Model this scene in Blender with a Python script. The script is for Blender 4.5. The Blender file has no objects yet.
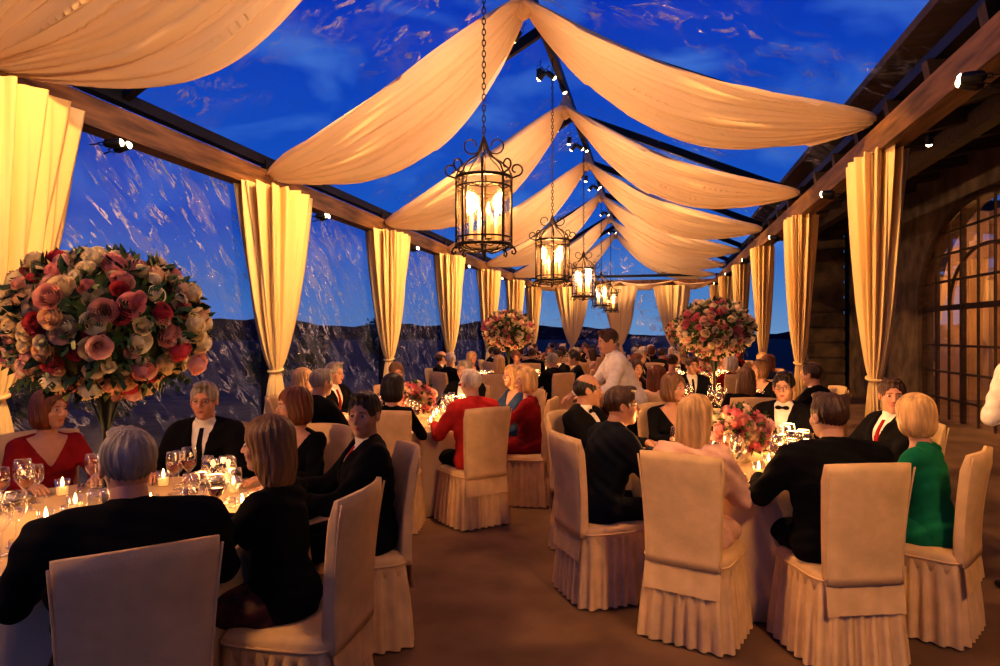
import bpy, math, random
import numpy as np
from mathutils import Vector, Matrix
random.seed(7); rng=np.random.default_rng(7)
TH=math.radians(13.08); CT,ST=math.cos(TH),math.sin(TH)
def px(u,D):
    cx=(u-500)/667*D
    return (cx*CT-D*ST, cx*ST+D*CT)
scene=bpy.context.scene
coll=scene.collection
# ------------------------------------------------------------------ materials
def mat(name,col,rough=.6,metal=0,var=0,vscale=8,bump=0,bscale=60,emis=None,es=0,spec=.5,sheen=0,stretch=None,transl=0):
    m=bpy.data.materials.new(name); m.use_nodes=True
    nt=m.node_tree; N=nt.nodes; L=nt.links
    b=N['Principled BSDF']; out=N['Material Output']
    b.inputs['Base Color'].default_value=(*col,1); b.inputs['Roughness'].default_value=rough
    b.inputs['Metallic'].default_value=metal; b.inputs['Specular IOR Level'].default_value=spec
    if sheen: b.inputs['Sheen Weight'].default_value=sheen
    if emis: b.inputs['Emission Color'].default_value=(*emis,1); b.inputs['Emission Strength'].default_value=es
    if var or bump:
        tc=N.new('ShaderNodeTexCoord'); mp=N.new('ShaderNodeMapping'); L.new(tc.outputs['Object'],mp.inputs[0])
        if stretch: mp.inputs['Scale'].default_value=stretch
    if var:
        n=N.new('ShaderNodeTexNoise'); n.inputs['Scale'].default_value=vscale; n.inputs['Detail'].default_value=5
        L.new(mp.outputs[0],n.inputs['Vector'])
        r=N.new('ShaderNodeValToRGB'); r.color_ramp.elements[0].position=.3; r.color_ramp.elements[1].position=.7
        r.color_ramp.elements[0].color=(*[c*(1-var) for c in col],1); r.color_ramp.elements[1].color=(*[min(1,c*(1+var)) for c in col],1)
        L.new(n.outputs[0],r.inputs[0]); L.new(r.outputs[0],b.inputs['Base Color'])
    if bump:
        n2=N.new('ShaderNodeTexNoise'); n2.inputs['Scale'].default_value=bscale; n2.inputs['Detail'].default_value=4
        L.new(mp.outputs[0],n2.inputs['Vector'])
        bp=N.new('ShaderNodeBump'); bp.inputs['Strength'].default_value=bump; bp.inputs['Distance'].default_value=.01
        L.new(n2.outputs[0],bp.inputs['Height']); L.new(bp.outputs[0],b.inputs['Normal'])
    if transl:
        t=N.new('ShaderNodeBsdfTranslucent'); t.inputs[0].default_value=(*col,1)
        mx=N.new('ShaderNodeMixShader'); mx.inputs[0].default_value=transl
        L.new(b.outputs[0],mx.inputs[1]); L.new(t.outputs[0],mx.inputs[2]); L.new(mx.outputs[0],out.inputs[0])
    return m
def glassy(name,tint,gl=.12,rough=.05):
    m=bpy.data.materials.new(name); m.use_nodes=True; nt=m.node_tree; N=nt.nodes; L=nt.links
    N.remove(N['Principled BSDF']); out=N['Material Output']
    t=N.new('ShaderNodeBsdfTransparent'); t.inputs[0].default_value=(*tint,1)
    g=N.new('ShaderNodeBsdfGlossy'); g.inputs['Roughness'].default_value=rough; g.inputs[0].default_value=(1,1,1,1)
    lw=N.new('ShaderNodeLayerWeight'); lw.inputs[0].default_value=.35
    ma=N.new('ShaderNodeMath'); ma.operation='MULTIPLY_ADD'; ma.inputs[1].default_value=.6; ma.inputs[2].default_value=gl; ma.use_clamp=True
    L.new(lw.outputs['Facing'],ma.inputs[0])
    mx=N.new('ShaderNodeMixShader'); L.new(ma.outputs[0],mx.inputs[0]); L.new(t.outputs[0],mx.inputs[1]); L.new(g.outputs[0],mx.inputs[2]); L.new(mx.outputs[0],out.inputs[0])
    return m
def vinyl(name,tint,mapscale,base,soft,ridge,bumpd,big_s,line=.03,patch=(.42,.62),rot=0,gl=.5,dist=.5):
    # clear PVC sheet: transparent film; soft wrinkles and sharp crease lines scatter and reflect light
    m=bpy.data.materials.new(name); m.use_nodes=True; nt=m.node_tree; N=nt.nodes; L=nt.links
    N.remove(N['Principled BSDF']); out=N['Material Output']
    def math_(op,a,b=None,c=None):
        q=N.new('ShaderNodeMath'); q.operation=op
        for i,v in enumerate((a,b,c)):
            if v is None: continue
            if isinstance(v,(int,float)): q.inputs[i].default_value=v
            else: L.new(v,q.inputs[i])
        return q.outputs[0]
    tc=N.new('ShaderNodeTexCoord'); m0=N.new('ShaderNodeMapping'); m0.inputs['Rotation'].default_value=(rot,0,0); L.new(tc.outputs['Object'],m0.inputs[0])
    mp=N.new('ShaderNodeMapping'); mp.inputs['Scale'].default_value=mapscale
    L.new(m0.outputs[0],mp.inputs[0])
    n=N.new('ShaderNodeTexNoise'); n.inputs['Scale'].default_value=1; n.inputs['Detail'].default_value=5; n.inputs['Roughness'].default_value=.6; n.inputs['Distortion'].default_value=dist
    L.new(mp.outputs[0],n.inputs['Vector'])
    ab=math_('ABSOLUTE',math_('SUBTRACT',n.outputs[0],.52))
    r=N.new('ShaderNodeMapRange'); r.inputs[1].default_value=0; r.inputs[2].default_value=line; r.inputs[3].default_value=1; r.inputs[4].default_value=0; r.interpolation_type='SMOOTHSTEP'
    L.new(ab,r.inputs[0])
    big=N.new('ShaderNodeTexNoise'); big.inputs['Scale'].default_value=big_s; big.inputs['Detail'].default_value=4
    L.new(tc.outputs['Object'],big.inputs['Vector'])
    r2=N.new('ShaderNodeMapRange'); r2.inputs[1].default_value=patch[0]; r2.inputs[2].default_value=patch[1]
    L.new(big.outputs[0],r2.inputs[0])
    r3=N.new('ShaderNodeMapRange'); r3.inputs[1].default_value=.5; r3.inputs[2].default_value=.75; r3.interpolation_type='SMOOTHSTEP'; L.new(n.outputs[0],r3.inputs[0])
    br=N.new('ShaderNodeTexNoise'); br.inputs['Scale'].default_value=4.5; br.inputs['Detail'].default_value=2; L.new(tc.outputs['Object'],br.inputs['Vector'])
    r4=N.new('ShaderNodeMapRange'); r4.inputs[1].default_value=.42; r4.inputs[2].default_value=.6; L.new(br.outputs[0],r4.inputs[0])
    ln=math_('MULTIPLY',math_('MULTIPLY',r.outputs[0],r4.outputs[0]),ridge)
    both=math_('MULTIPLY_ADD',r3.outputs[0],soft,ln)
    fac=math_('MULTIPLY_ADD',both,r2.outputs[0],base)
    bp=N.new('ShaderNodeBump'); bp.inputs['Strength'].default_value=1; bp.inputs['Distance'].default_value=bumpd; L.new(n.outputs[0],bp.inputs['Height'])
    g=N.new('ShaderNodeBsdfGlossy'); g.inputs['Roughness'].default_value=.24; L.new(bp.outputs[0],g.inputs['Normal'])
    d=N.new('ShaderNodeBsdfDiffuse'); d.inputs[0].default_value=(.8,.85,.95,1)
    tl=N.new('ShaderNodeBsdfTranslucent'); tl.inputs[0].default_value=(.85,.88,.95,1)
    dm=N.new('ShaderNodeMixShader'); dm.inputs[0].default_value=.45; L.new(d.outputs[0],dm.inputs[1]); L.new(tl.outputs[0],dm.inputs[2])
    gd=N.new('ShaderNodeMixShader'); gd.inputs[0].default_value=1-gl; L.new(g.outputs[0],gd.inputs[1]); L.new(dm.outputs[0],gd.inputs[2])
    t=N.new('ShaderNodeBsdfTransparent'); t.inputs[0].default_value=(*tint,1)
    mx=N.new('ShaderNodeMixShader'); L.new(fac,mx.inputs[0]); L.new(t.outputs[0],mx.inputs[1]); L.new(gd.outputs[0],mx.inputs[2]); L.new(mx.outputs[0],out.inputs[0])
    return m
M_drape=mat('drape_chiffon',(.84,.63,.44),.8,bump=.15,bscale=14,transl=.12,spec=.1)
M_curt=mat('curtain_silk',(.88,.68,.36),.7,bump=.2,bscale=12,transl=.2,spec=.2)
M_slip=mat('slipcover_linen',(.70,.49,.25),.85,var=.12,vscale=9,bump=.3,bscale=220,spec=.15)
M_cloth=mat('tablecloth_linen',(.66,.48,.27),.8,bump=.2,bscale=200,spec=.2)
M_wood=mat('beam_wood',(.13,.06,.025),.6,var=.65,vscale=5,bump=.6,bscale=18,stretch=(3,.35,3))
M_woodd=mat('rafter_wood',(.045,.022,.010),.7,var=.45,vscale=5,bump=.5,bscale=18,stretch=(.5,3,3))
M_black=mat('black_metal',(.008,.008,.010),.5,metal=.3)
M_iron=mat('wrought_iron',(.025,.017,.012),.45,metal=.6,bump=.3,bscale=80)
M_floor=mat('floor_carpet',(.20,.125,.075),.9,var=.25,vscale=2.2,bump=.6,bscale=120,spec=.15)
M_stone=mat('stone_wall',(.10,.066,.042),.85,var=.6,vscale=2.5,bump=1,bscale=6)
M_plaster=mat('warm_plaster',(.5,.33,.17),.9,var=.3,vscale=1.5)
M_ground=mat('grass_ground',(.003,.005,.005),.95,var=.4,vscale=1)
M_hill=mat('hill_brush',(.006,.016,.032),1,var=.5,vscale=.05,spec=0)
M_leaf=mat('leaf_green',(.04,.085,.02),.5,var=.3,vscale=12)
M_stem=mat('stem_green',(.04,.06,.02),.6)
M_glass=glassy('clear_glass',(.97,.97,.97),.08,.03)
M_lglass=glassy('lantern_glass',(1,.93,.8),.06,.15)
M_wine=mat('red_wine',(.09,.004,.006),.1)
M_wax=mat('candle_wax',(.85,.62,.35),.5,emis=(1,.5,.14),es=.9)
M_flame=mat('flame',(1,.6,.2),.5,emis=(1,.62,.25),es=22)
M_flame2=mat('votive_flame',(1,.5,.15),.5,emis=(1,.5,.15),es=45)
M_lens=mat('lamp_lens',(1,.7,.4),.5,emis=(1,.68,.36),es=14)
M_plate=mat('porcelain',(.6,.52,.42),.2)
M_silver=mat('silver',(.7,.68,.62),.25,metal=1)
M_vinR=vinyl('roof_vinyl',(.97,.98,1),(1.3,1.9,2.0),.010,.28,.80,.07,.40,line=.045,patch=(.43,.60),gl=.4,dist=.8)
M_vinL=vinyl('wall_vinyl',(.55,.66,.88),(1.,1.6,7.5),.06,.40,.85,.10,.5,line=.035,patch=(.28,.52),rot=.7,gl=.5,dist=.45)
M_eye=mat('eye_white',(.5,.45,.4),.3); M_dark=mat('shoe_black',(.01,.01,.01),.3); M_lip=mat('lips',(.42,.12,.09),.5)
def flower_mat():
    m=bpy.data.materials.new('rose_petals'); m.use_nodes=True; nt=m.node_tree; N=nt.nodes; L=nt.links
    b=N['Principled BSDF']; a=N.new('ShaderNodeAttribute'); a.attribute_name='Col'
    L.new(a.outputs['Color'],b.inputs['Base Color']); b.inputs['Roughness'].default_value=.6; b.inputs['Specular IOR Level'].default_value=.2
    t=N.new('ShaderNodeBsdfTranslucent'); L.new(a.outputs['Color'],t.inputs[0])
    mx=N.new('ShaderNodeMixShader'); mx.inputs[0].default_value=.25
    L.new(b.outputs[0],mx.inputs[1]); L.new(t.outputs[0],mx.inputs[2]); L.new(mx.outputs[0],N['Material Output'].inputs[0])
    return m
M_rose=flower_mat()
# ------------------------------------------------------------------ mesh builder
class MB:
    def __init__(s): s.v=[];s.f=[];s.m=[];s.n=0;s.c=[]
    def add(s,v,f,m=0,col=None):
        v=np.asarray(v,float)
        s.v.append(v); o=s.n
        if isinstance(f,np.ndarray): s.f.extend((f+o).tolist()); k=len(f)
        else: s.f.extend([[i+o for i in q] for q in f]); k=len(f)
        s.m.extend([m]*k); s.n+=len(v)
        if col is not None: s.c.append(np.tile(np.array([*col,1.]),(len(v),1)))
        else: s.c.append(np.ones((len(v),4))*.5)
    def box(s,c,h,m=0,R=None):
        v=np.array([[x,y,z] for x in(-1,1) for y in(-1,1) for z in(-1,1)],float)*np.array(h)
        if R is not None: v=v@np.array(R).T
        s.add(v+np.array(c),[[0,1,3,2],[4,6,7,5],[0,4,5,1],[2,3,7,6],[0,2,6,4],[1,5,7,3]],m)
    def beam(s,a,b,w,h,m=0):
        a=Vector(a);b=Vector(b);d=(b-a);L=d.length;d.normalize()
        up=Vector((0,0,1)) if abs(d.z)<.95 else Vector((1,0,0))
        x=d.cross(up).normalized(); z=x.cross(d)
        R=np.array([x,d,z]).T
        s.box((a+b)/2,(w/2,L/2,h/2),m,R)
    def tube(s,pts,r,n=6,m=0,caps=True):
        P=[Vector(p) for p in pts]; V=[];F=[]
        rr=r if hasattr(r,'__len__') else [r]*len(P)
        closed=(P[0]-P[-1]).length<1e-6
        prev=None
        for i,p in enumerate(P):
            if closed: t=P[(i+1)%(len(P)-1)]-P[(i-1)%(len(P)-1)] if i<len(P)-1 else P[1]-P[-2]
            else: t=(P[min(i+1,len(P)-1)]-P[max(i-1,0)])
            t.normalize()
            if prev is None:
                up=Vector((0,0,1)) if abs(t.z)<.9 else Vector((1,0,0))
                x=t.cross(up).normalized()
            else:
                x=(prev-t*prev.dot(t)).normalized()
            prev=x; y=t.cross(x)
            for k in range(n):
                a=2*math.pi*k/n; V.append(p+(x*math.cos(a)+y*math.sin(a))*rr[i])
        for i in range(len(P)-1):
            for k in range(n):
                k2=(k+1)%n; F.append([i*n+k,i*n+k2,(i+1)*n+k2,(i+1)*n+k])
        if caps and not closed:
            F.append(list(range(n))[::-1]); F.append([(len(P)-1)*n+k for k in range(n)])
        s.add([tuple(v) for v in V],F,m)
    def lathe(s,prof,c=(0,0,0),n=24,m=0,fr=None):
        V=[];F=[]
        for (r,z) in prof:
            for k in range(n):
                a=2*math.pi*k/n; q=r*(fr(a,z) if fr else 1)
                V.append((c[0]+q*math.cos(a),c[1]+q*math.sin(a),c[2]+z))
        for i in range(len(prof)-1):
            for k in range(n):
                k2=(k+1)%n; F.append([i*n+k,i*n+k2,(i+1)*n+k2,(i+1)*n+k])
        if prof[0][0]>0.0005: F.append(list(range(n))[::-1])
        if prof[-1][0]>0.0005: F.append([(len(prof)-1)*n+k for k in range(n)])
        s.add(V,F,m)
    def loft(s,rings,m=0,caps=True):
        n=len(rings[0]); V=np.concatenate([np.array(r,float) for r in rings]); F=[]
        for i in range(len(rings)-1):
            for k in range(n):
                k2=(k+1)%n; F.append([i*n+k,i*n+k2,(i+1)*n+k2,(i+1)*n+k])
        if caps: F.append(list(range(n))[::-1]); F.append([(len(rings)-1)*n+k for k in range(n)])
        s.add(V,F,m)
    def grid(s,G,m=0):
        a,b=G.shape[:2]; V=G.reshape(-1,3)
        i,j=np.meshgrid(np.arange(a-1),np.arange(b-1),indexing='ij'); i=i.ravel();j=j.ravel()
        s.add(V,np.stack([i*b+j,(i+1)*b+j,(i+1)*b+j+1,i*b+j+1],1),m)
    def mesh(s,name,mats,smooth=True,col=False):
        me=bpy.data.meshes.new(name); V=np.concatenate(s.v)
        me.from_pydata(V.tolist(),[],s.f); 
        for x in mats: me.materials.append(x)
        me.polygons.foreach_set('material_index',s.m)
        me.polygons.foreach_set('use_smooth',[smooth]*len(s.f))
        if col:
            ca=me.color_attributes.new('Col','FLOAT_COLOR','POINT'); ca.data.foreach_set('color',np.concatenate(s.c).ravel())
        me.update(); return me
    def obj(s,name,mats,smooth=True,col=False,loc=(0,0,0),rz=0):
        o=bpy.data.objects.new(name,s.mesh(name,mats,smooth,col)); coll.objects.link(o); o.location=loc; o.rotation_euler=(0,0,rz)
        return o
def inst(name,me,loc,rz=0,sc=1,parent=None):
    o=bpy.data.objects.new(name,me); coll.objects.link(o); o.location=loc; o.rotation_euler=(0,0,rz); o.scale=(sc,)*3
    if parent: o.parent=parent
    return o
# ------------------------------------------------------------------ SDF
def snet(f,lo,hi,h):
    lo=np.array(lo,np.float64);hi=np.array(hi,np.float64); n=np.ceil((hi-lo)/h).astype(int)+1
    ax=[(lo[i]+h*np.arange(n[i])).astype(np.float32) for i in range(3)]
    P=np.meshgrid(*ax,indexing='ij'); V=f(P); S=V<0
    cs=np.array([[a,b,c] for a in(0,1) for b in(0,1) for c in(0,1)])
    cnt=np.zeros(n-1,np.int8)
    for a,b,c in cs: cnt+=S[a:n[0]-1+a,b:n[1]-1+b,c:n[2]-1+c]
    act=(cnt>0)&(cnt<8); idx=np.argwhere(act); num=-np.ones(act.shape,int); num[act]=np.arange(len(idx))
    vals=np.stack([V[idx[:,0]+c[0],idx[:,1]+c[1],idx[:,2]+c[2]] for c in cs],1)
    acc=np.zeros((len(idx),3));cn=np.zeros(len(idx))
    for a in range(8):
        for b in range(a+1,8):
            if abs(cs[a]-cs[b]).sum()!=1: continue
            va,vb=vals[:,a],vals[:,b]; m=(va<0)!=(vb<0); t=va[m]/(va[m]-vb[m])
            acc[m]+=cs[a]+t[:,None]*(cs[b]-cs[a]); cn[m]+=1
    verts=(idx+acc/cn[:,None])*h+lo
    F=[]
    for d in range(3):
        e,g=(d+1)%3,(d+2)%3
        sl0=[slice(1,-1)]*3;sl1=[slice(1,-1)]*3; sl0[d]=slice(0,-1);sl1[d]=slice(1,None)
        q=np.argwhere(S[tuple(sl0)]!=S[tuple(sl1)]); off=np.ones(3,int);off[d]=0; q=q+off
        def cell(de,dg):
            r=q.copy(); r[:,e]+=de; r[:,g]+=dg; return num[r[:,0],r[:,1],r[:,2]]
        Q=np.stack([cell(-1,-1),cell(0,-1),cell(0,0),cell(-1,0)],1)
        ins=S[q[:,0],q[:,1],q[:,2]]
        Q[~ins]=Q[~ins][:,::-1]; F.append(Q)
    return verts,np.concatenate(F)
def smin(a,b,k):
    h=np.clip(.5+.5*(b-a)/k,0,1); return b*(1-h)+a*h-k*h*(1-h)
def smax(a,b,k): return -smin(-a,-b,k)
def seg(P,a,b,ra,rb):
    ab=[b[i]-a[i] for i in range(3)]; L=sum(x*x for x in ab)+1e-9
    q=[P[i]-a[i] for i in range(3)]
    t=np.clip((q[0]*ab[0]+q[1]*ab[1]+q[2]*ab[2])/L,0,1)
    return np.sqrt(sum((q[i]-t*ab[i])**2 for i in range(3)))-(ra+t*(rb-ra))
def ell(P,c,r):
    q=[(P[i]-c[i]) for i in range(3)]
    k0=np.sqrt(sum((q[i]/r[i])**2 for i in range(3))); k1=np.sqrt(sum((q[i]/r[i]**2)**2 for i in range(3)))+1e-6
    return k0*(k0-1)/k1
# --- hand
def hand_mesh(side,grip):
    def f(P):
        d=None
        xs2=[-.033,-.011,.011,.033]; order=[.9,1.02,.96,.78]
        if side<0: order=order[::-1]
        for i,x in enumerate(xs2):
            m=seg(P,(x*.45,0,0),(x,.08,0),.018,.0125); d=m if d is None else smin(d,m,.014)
        d=smin(d,seg(P,(0,-.05,0),(0,.01,0),.026,.024),.02)
        for i,x in enumerate(xs2):
            p=np.array([x,.083,0]); L=[.043,.027,.021]; ang=0
            for j in range(3):
                ang+= (grip[j])
                q=p+np.array([x*.12/3,math.cos(ang),-math.sin(ang)])*L[j]*order[i]
                d=smin(d,seg(P,p,q,.0092-.0007*j,.0086-.0008*j),.004); p=q
        t=-side
        d=smin(d,seg(P,(t*.02,.015,-.005),(t*.047,.05,-.012),.015,.011),.012)
        d=smin(d,seg(P,(t*.047,.05,-.012),(t*.052,.086,-.02),.0105,.0085),.004)
        return d
    return snet(f,(-.085,-.09,-.1),(.085,.21,.045),.0042)
HANDS={(s,g):hand_mesh(s,gg) for s in(-1,1) for g,gg in(('flat',(.15,.3,.3)),('grip',(.6,.8,.6)))}
def Rz(a): return np.array([[math.cos(a),-math.sin(a),0],[math.sin(a),math.cos(a),0],[0,0,1]])
def Rx(a): return np.array([[1,0,0],[0,math.cos(a),-math.sin(a)],[0,math.sin(a),math.cos(a)]])
# slots: 0 top 1 shirt 2 bottom 3 skin 4 hair 5 eye 6 dark 7 lips 8 tie
def head_parts(mb,C,R,hair,sc,female,glasses):
    def fin(vf,m):
        v,f=vf; mb.add((v*sc)@R.T+C,f,m)
    def skin(P):
        X,Y,Z=P; A=[abs(X),Y,Z]
        d=ell(P,(0,-.012,.03),(.075,.094,.089))
        d=smin(d,ell(P,(0,.028,-.04),(.056 if not female else .052,.062,.079)),.03)
        d=smin(d,ell(P,(0,.064,-.094),(.022,.02,.018)),.02)
        d=smin(d,ell(A,(.036,.058,-.028),(.024,.022,.024)),.02)
        d=smin(d,seg(A,(0,.083,.024),(.036,.074,.026),.0105,.009),.012)
        d=smax(d,-ell(A,(.031,.100,.006),(.018,.022,.0105)),.012)
        d=smin(d,seg(P,(0,.086,.012),(0,.108,-.028),.0075,.0115),.010)
        d=smin(d,ell(A,(.011,.098,-.031),(.009,.010,.0075)),.005)
        d=smax(d,-seg(A,(0,.1,-.062),(.02,.092,-.061),.0035,.002),.004)
        e=ell(A,(.078,-.006,-.004),(.010,.021,.031)); e=smax(e,-ell(A,(.088,-.002,-.002),(.008,.012,.02)),.006)
        d=smin(d,e,.006)
        d=smin(d,seg(P,(0,-.02,-.05),(0,-.035,-.13),.054,.05),.03)
        return d
    fin(snet(skin,(-.1,-.13,-.15),(.1,.13,.135),.0048),3)
    fin(snet(lambda P: ell([abs(P[0]),P[1],P[2]],(.031,.0755,.004),(.0120,.0125,.0088)),(-.05,.05,-.02),(.05,.1,.025),.003),5)
    fin(snet(lambda P: ell([abs(P[0]),P[1],P[2]],(.031,.0855,.004),(.0062,.004,.0058)),(-.045,.075,-.01),(.045,.097,.016),.0016),6)
    fin(snet(lambda P: smin(seg([abs(P[0]),P[1],P[2]],(0,.0935,-.0575),(.019,.0845,-.061),.0048,.002),seg([abs(P[0]),P[1],P[2]],(0,.092,-.067),(.017,.0845,-.0635),.0058,.002),.002),(-.04,.07,-.085),(.04,.11,-.045),.0025),7)
    def brow(P): return seg([abs(P[0]),P[1],P[2]],(.015,.0900,.024),(.045,.077,.026),.0038,.0024)
    fin(snet(brow,(-.06,.06,.01),(.06,.11,.045),.0026),4)
    def hf(P):
        X,Y,Z=P; A=[abs(X),Y,Z]
        ph=np.arctan2(X,-(Y+.02)+.0001)
        rip=.0022*np.sin(ph*19+2.5*np.sin(Z*22))+.0012*np.sin(ph*41+Z*30)
        base=ell(P,(0,-.016,.036),(.084,.103,.094))
        face=ell(P,(0,.105,-.035),(.070,.078,.100))
        if hair=='short':
            d=smax(base,-face,.012); d=smax(d,-(Z+.055),.01)
            d=smax(d,-ell(A,(.085,.012,-.035),(.03,.035,.045)),.008)
            d=smin(d,ell(P,(.0,.055,.108),(.052,.035,.02)),.02)
        elif hair=='bald':
            d=smax(ell(P,(0,-.018,.02),(.083,.1,.085)),-face,.01); d=smax(d,-(Z+.055),.01); d=smax(d,Z-.062+Y*.35,.015)
            d=smax(d,-ell(A,(.085,.012,-.035),(.03,.035,.045)),.008)
        elif hair=='bob':
            d=smin(ell(P,(0,-.018,.04),(.095,.113,.098)),ell(P,(0,-.03,-.045),(.103,.10,.10)),.04)
            d=smax(d,-ell(P,(0,.11,-.045),(.066,.095,.12)),.01); d=smax(d,-(Z+.125),.015)
        elif hair=='long':
            d=smin(ell(P,(0,-.018,.04),(.093,.112,.097)),ell(P,(0,-.04,-.06),(.100,.092,.11)),.04)
            d=smin(d,ell(P,(0,-.06,-.14),(.098,.055,.09)),.04)
            d=smax(d,-ell(P,(0,.11,-.05),(.064,.095,.14)),.01)
        else:
            d=smax(ell(P,(0,-.018,.038),(.088,.108,.098)),-face,.01); d=smax(d,-(Z+.06),.01)
            d=smin(d,ell(P,(0,-.105,.055),(.055,.045,.05)),.02)
        return d+rip
    fin(snet(hf,(-.125,-.165,-.27),(.125,.12,.15),.005),4)
    if glasses:
        for s_ in(-1,1):
            pts=[(s_*.033+.019*math.cos(a),.102-abs(.3*.02*math.cos(a)),.003+.014*math.sin(a)) for a in np.linspace(0,2*math.pi,17)]
            g=MB(); g.tube(pts,.0011,5); v=np.concatenate(g.v); mb.add((v*sc)@R.T+C,g.f,6)
            g=MB(); g.tube([(s_*.052,.1,.006),(s_*.08,.05,.008),(s_*.083,-.005,.008)],.0012,5); mb.add((np.concatenate(g.v)*sc)@R.T+C,g.f,6)
        g=MB(); g.tube([(-.012,.104,.006),(.012,.104,.006)],.0012,5); mb.add((np.concatenate(g.v)*sc)@R.T+C,g.f,6)
def ik(S,W,L1,L2,hint):
    S=np.array(S);W=np.array(W);d=W-S;D=np.linalg.norm(d)
    if D>(L1+L2)*.99: W=S+d/D*(L1+L2)*.99; d=W-S; D=np.linalg.norm(d)
    a=(L1*L1-L2*L2+D*D)/(2*D); hh=math.sqrt(max(L1*L1-a*a,0)); u=d/D
    h=np.array(hint,float); h-=u*h.dot(u); h/=np.linalg.norm(h)
    return S+u*a+h*hh,W
def person(name,sex='m',stand=False,lean=.1,yaw=0,pitch=0,hair='short',neck='tie',hL=(-.17,.37,.80),hR=(.17,.37,.80),out=.5,h=.0125,glasses=False,legs='trousers',grip='flat',sleeve=True,shawl=False,bulk=1.0):
    fem=sex=='w'; k=(.88 if fem else 1.04)*bulk; zk=.95 if fem else 1.0
    loose=.004 if fem else .013
    H=np.array((0,-.06,.55)) if not stand else np.array((0,0,.95))
    c,s=math.cos(lean),math.sin(lean)
    def loc(P):
        x=P[0];y=P[1]-H[1];z=P[2]-H[2]; return [x,y*c-z*s,(y*s+z*c)/zk]
    def W(l): return np.array((l[0],l[1]*c+l[2]*zk*s+H[1],-l[1]*s+l[2]*zk*c+H[2]))
    sx=.172*k
    def torso(P):
        q=loc(P)
        d=ell(q,(0,0,.0),(.180*k,.145,.13)); d=smin(d,ell(q,(0,.005,.17),(.155*k if not fem else .135,.118*k,.16)),.07)
        d=smin(d,ell(q,(0,0,.32),(.178*k,.122*k,.165)),.06)
        a=[abs(q[0]),q[1],q[2]]
        d=smin(d,seg(a,(0,-.01,.455),(sx*.85,-.012,.425),.06*k,.058*k),.05)
        if not fem: d=smin(d,seg(a,(.02,-.028,.490),(sx*.7,-.016,.445),.040,.05),.04)
        if fem: d=smin(d,ell(a,(.072,.092,.30),(.058,.05,.058)),.035)
        else: d=smin(d,ell(a,(.08,.06,.34),(.08,.06,.08)),.05)
        return d
    mb=MB()
    arms=[]
    for sd,hw in((-1,hL),(1,hR)):
        S=W((sd*sx,-.01,.43)); E,Wr=ik(S,hw,.285*zk,.255*zk,(sd*out,-.35,-.8)); arms.append((sd,S,E,Wr))
    rs=1.0 if not fem else .82
    def sleeves(P,infl=0,end=1.0):
        d=None
        for sd,S,E,Wr in arms:
            We=E+(Wr-E)*end
            x=smin(seg(P,S,E,.062*rs*k+infl,.050*rs+infl),seg(P,E,We,.050*rs+infl,.036*rs+infl),.02); d=x if d is None else np.minimum(d,x)
        return d
    def wr(P): return .0040*np.sin(P[0]*42+P[2]*25)*np.sin(P[2]*34+P[1]*27)+.0025*np.sin(P[2]*80+P[0]*33+P[1]*50)
    def edge(q): return .062*(q[2]-.17)/.29
    def top(P):
        q=loc(P); t=torso(P)-loose
        d=t
        if sleeve: d=smin(t,sleeves(P,loose*.5,.95),.035)
        else: d=smin(t,seg([abs(P[0]),P[1],P[2]],(abs(arms[1][1][0]),arms[1][1][1],arms[1][1][2]),(abs(arms[1][1][0])+.01,arms[1][1][1]+.01,arms[1][1][2]-.07),.062*k,.06*k),.03)
        d=d+wr(P)
        if neck in('tie','bow','open'):
            d=np.maximum(d,-np.maximum(abs(q[0])-edge(q),-(q[1]-.0)))
            lap=np.maximum.reduce([t-.007,abs(abs(q[0])-(edge(q)+.022))-.022,-q[1],.19-q[2],q[2]-.47]); d=np.minimum(d,lap)
        elif neck=='vneck':
            d=np.maximum(d,-np.maximum(abs(q[0])-.085*(q[2]-.30)/.14,-(q[1]-.0)))
        elif neck=='wide':
            d=np.maximum(d,q[2]-.40)
        d=np.maximum(d,-(q[2]+.10))
        if shawl:
            sh=torso(P)-.02; sh=smin(sh,sleeves(P,.02,.25),.05)+wr(P)*2.2
            sh=np.maximum(sh,-(q[2]-.08-.25*abs(q[0]))); d=np.minimum(d,sh)
        return d
    pts=np.array([p for a in arms for p in a[1:]]+[W((0,0,.5)),W((0,-.16,-.1)),W((0,.16,-.1))])
    lo=pts.min(0)-.12; hi=pts.max(0)+.12; lo[0]=min(lo[0],-.29);hi[0]=max(hi[0],.29); lo[1]=min(lo[1],-.28)
    v,f=snet(top,lo,hi,h); mb.add(v,f,0)
    if neck in('tie','bow','open'):
        def sh(P):
            q=loc(P); return np.minimum(np.maximum.reduce([torso(P)+.002,.1-q[2],abs(q[0])-.1]),
               np.maximum(seg(q,(0,-.012,.44),(0,.0,.535),.066,.061),q[2]-.535))
        v,f=snet(sh,W((0,0,.1))-np.array((.14,.2,.03)),W((0,0,.6))+np.array((.14,.2,.03)),.009); mb.add(v,f,1)
        for sd,S,E,Wr in arms:
            a=E+(Wr-E)*.9; b=E+(Wr-E)*.985; mb.tube([a,b],.035*rs,10,1)
    if neck=='tie':
        v,f=snet(lambda P:np.maximum.reduce([torso(P)-.006,abs(loc(P)[0])-(.013+.016*np.clip((.45-loc(P)[2])*4,0,1)),-loc(P)[1],.15-loc(P)[2],loc(P)[2]-.475]),W((0,0,.1))-np.array((.06,.1,.03)),W((0,0,.55))+np.array((.06,.2,.03)),.006); mb.add(v,f,8)
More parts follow.
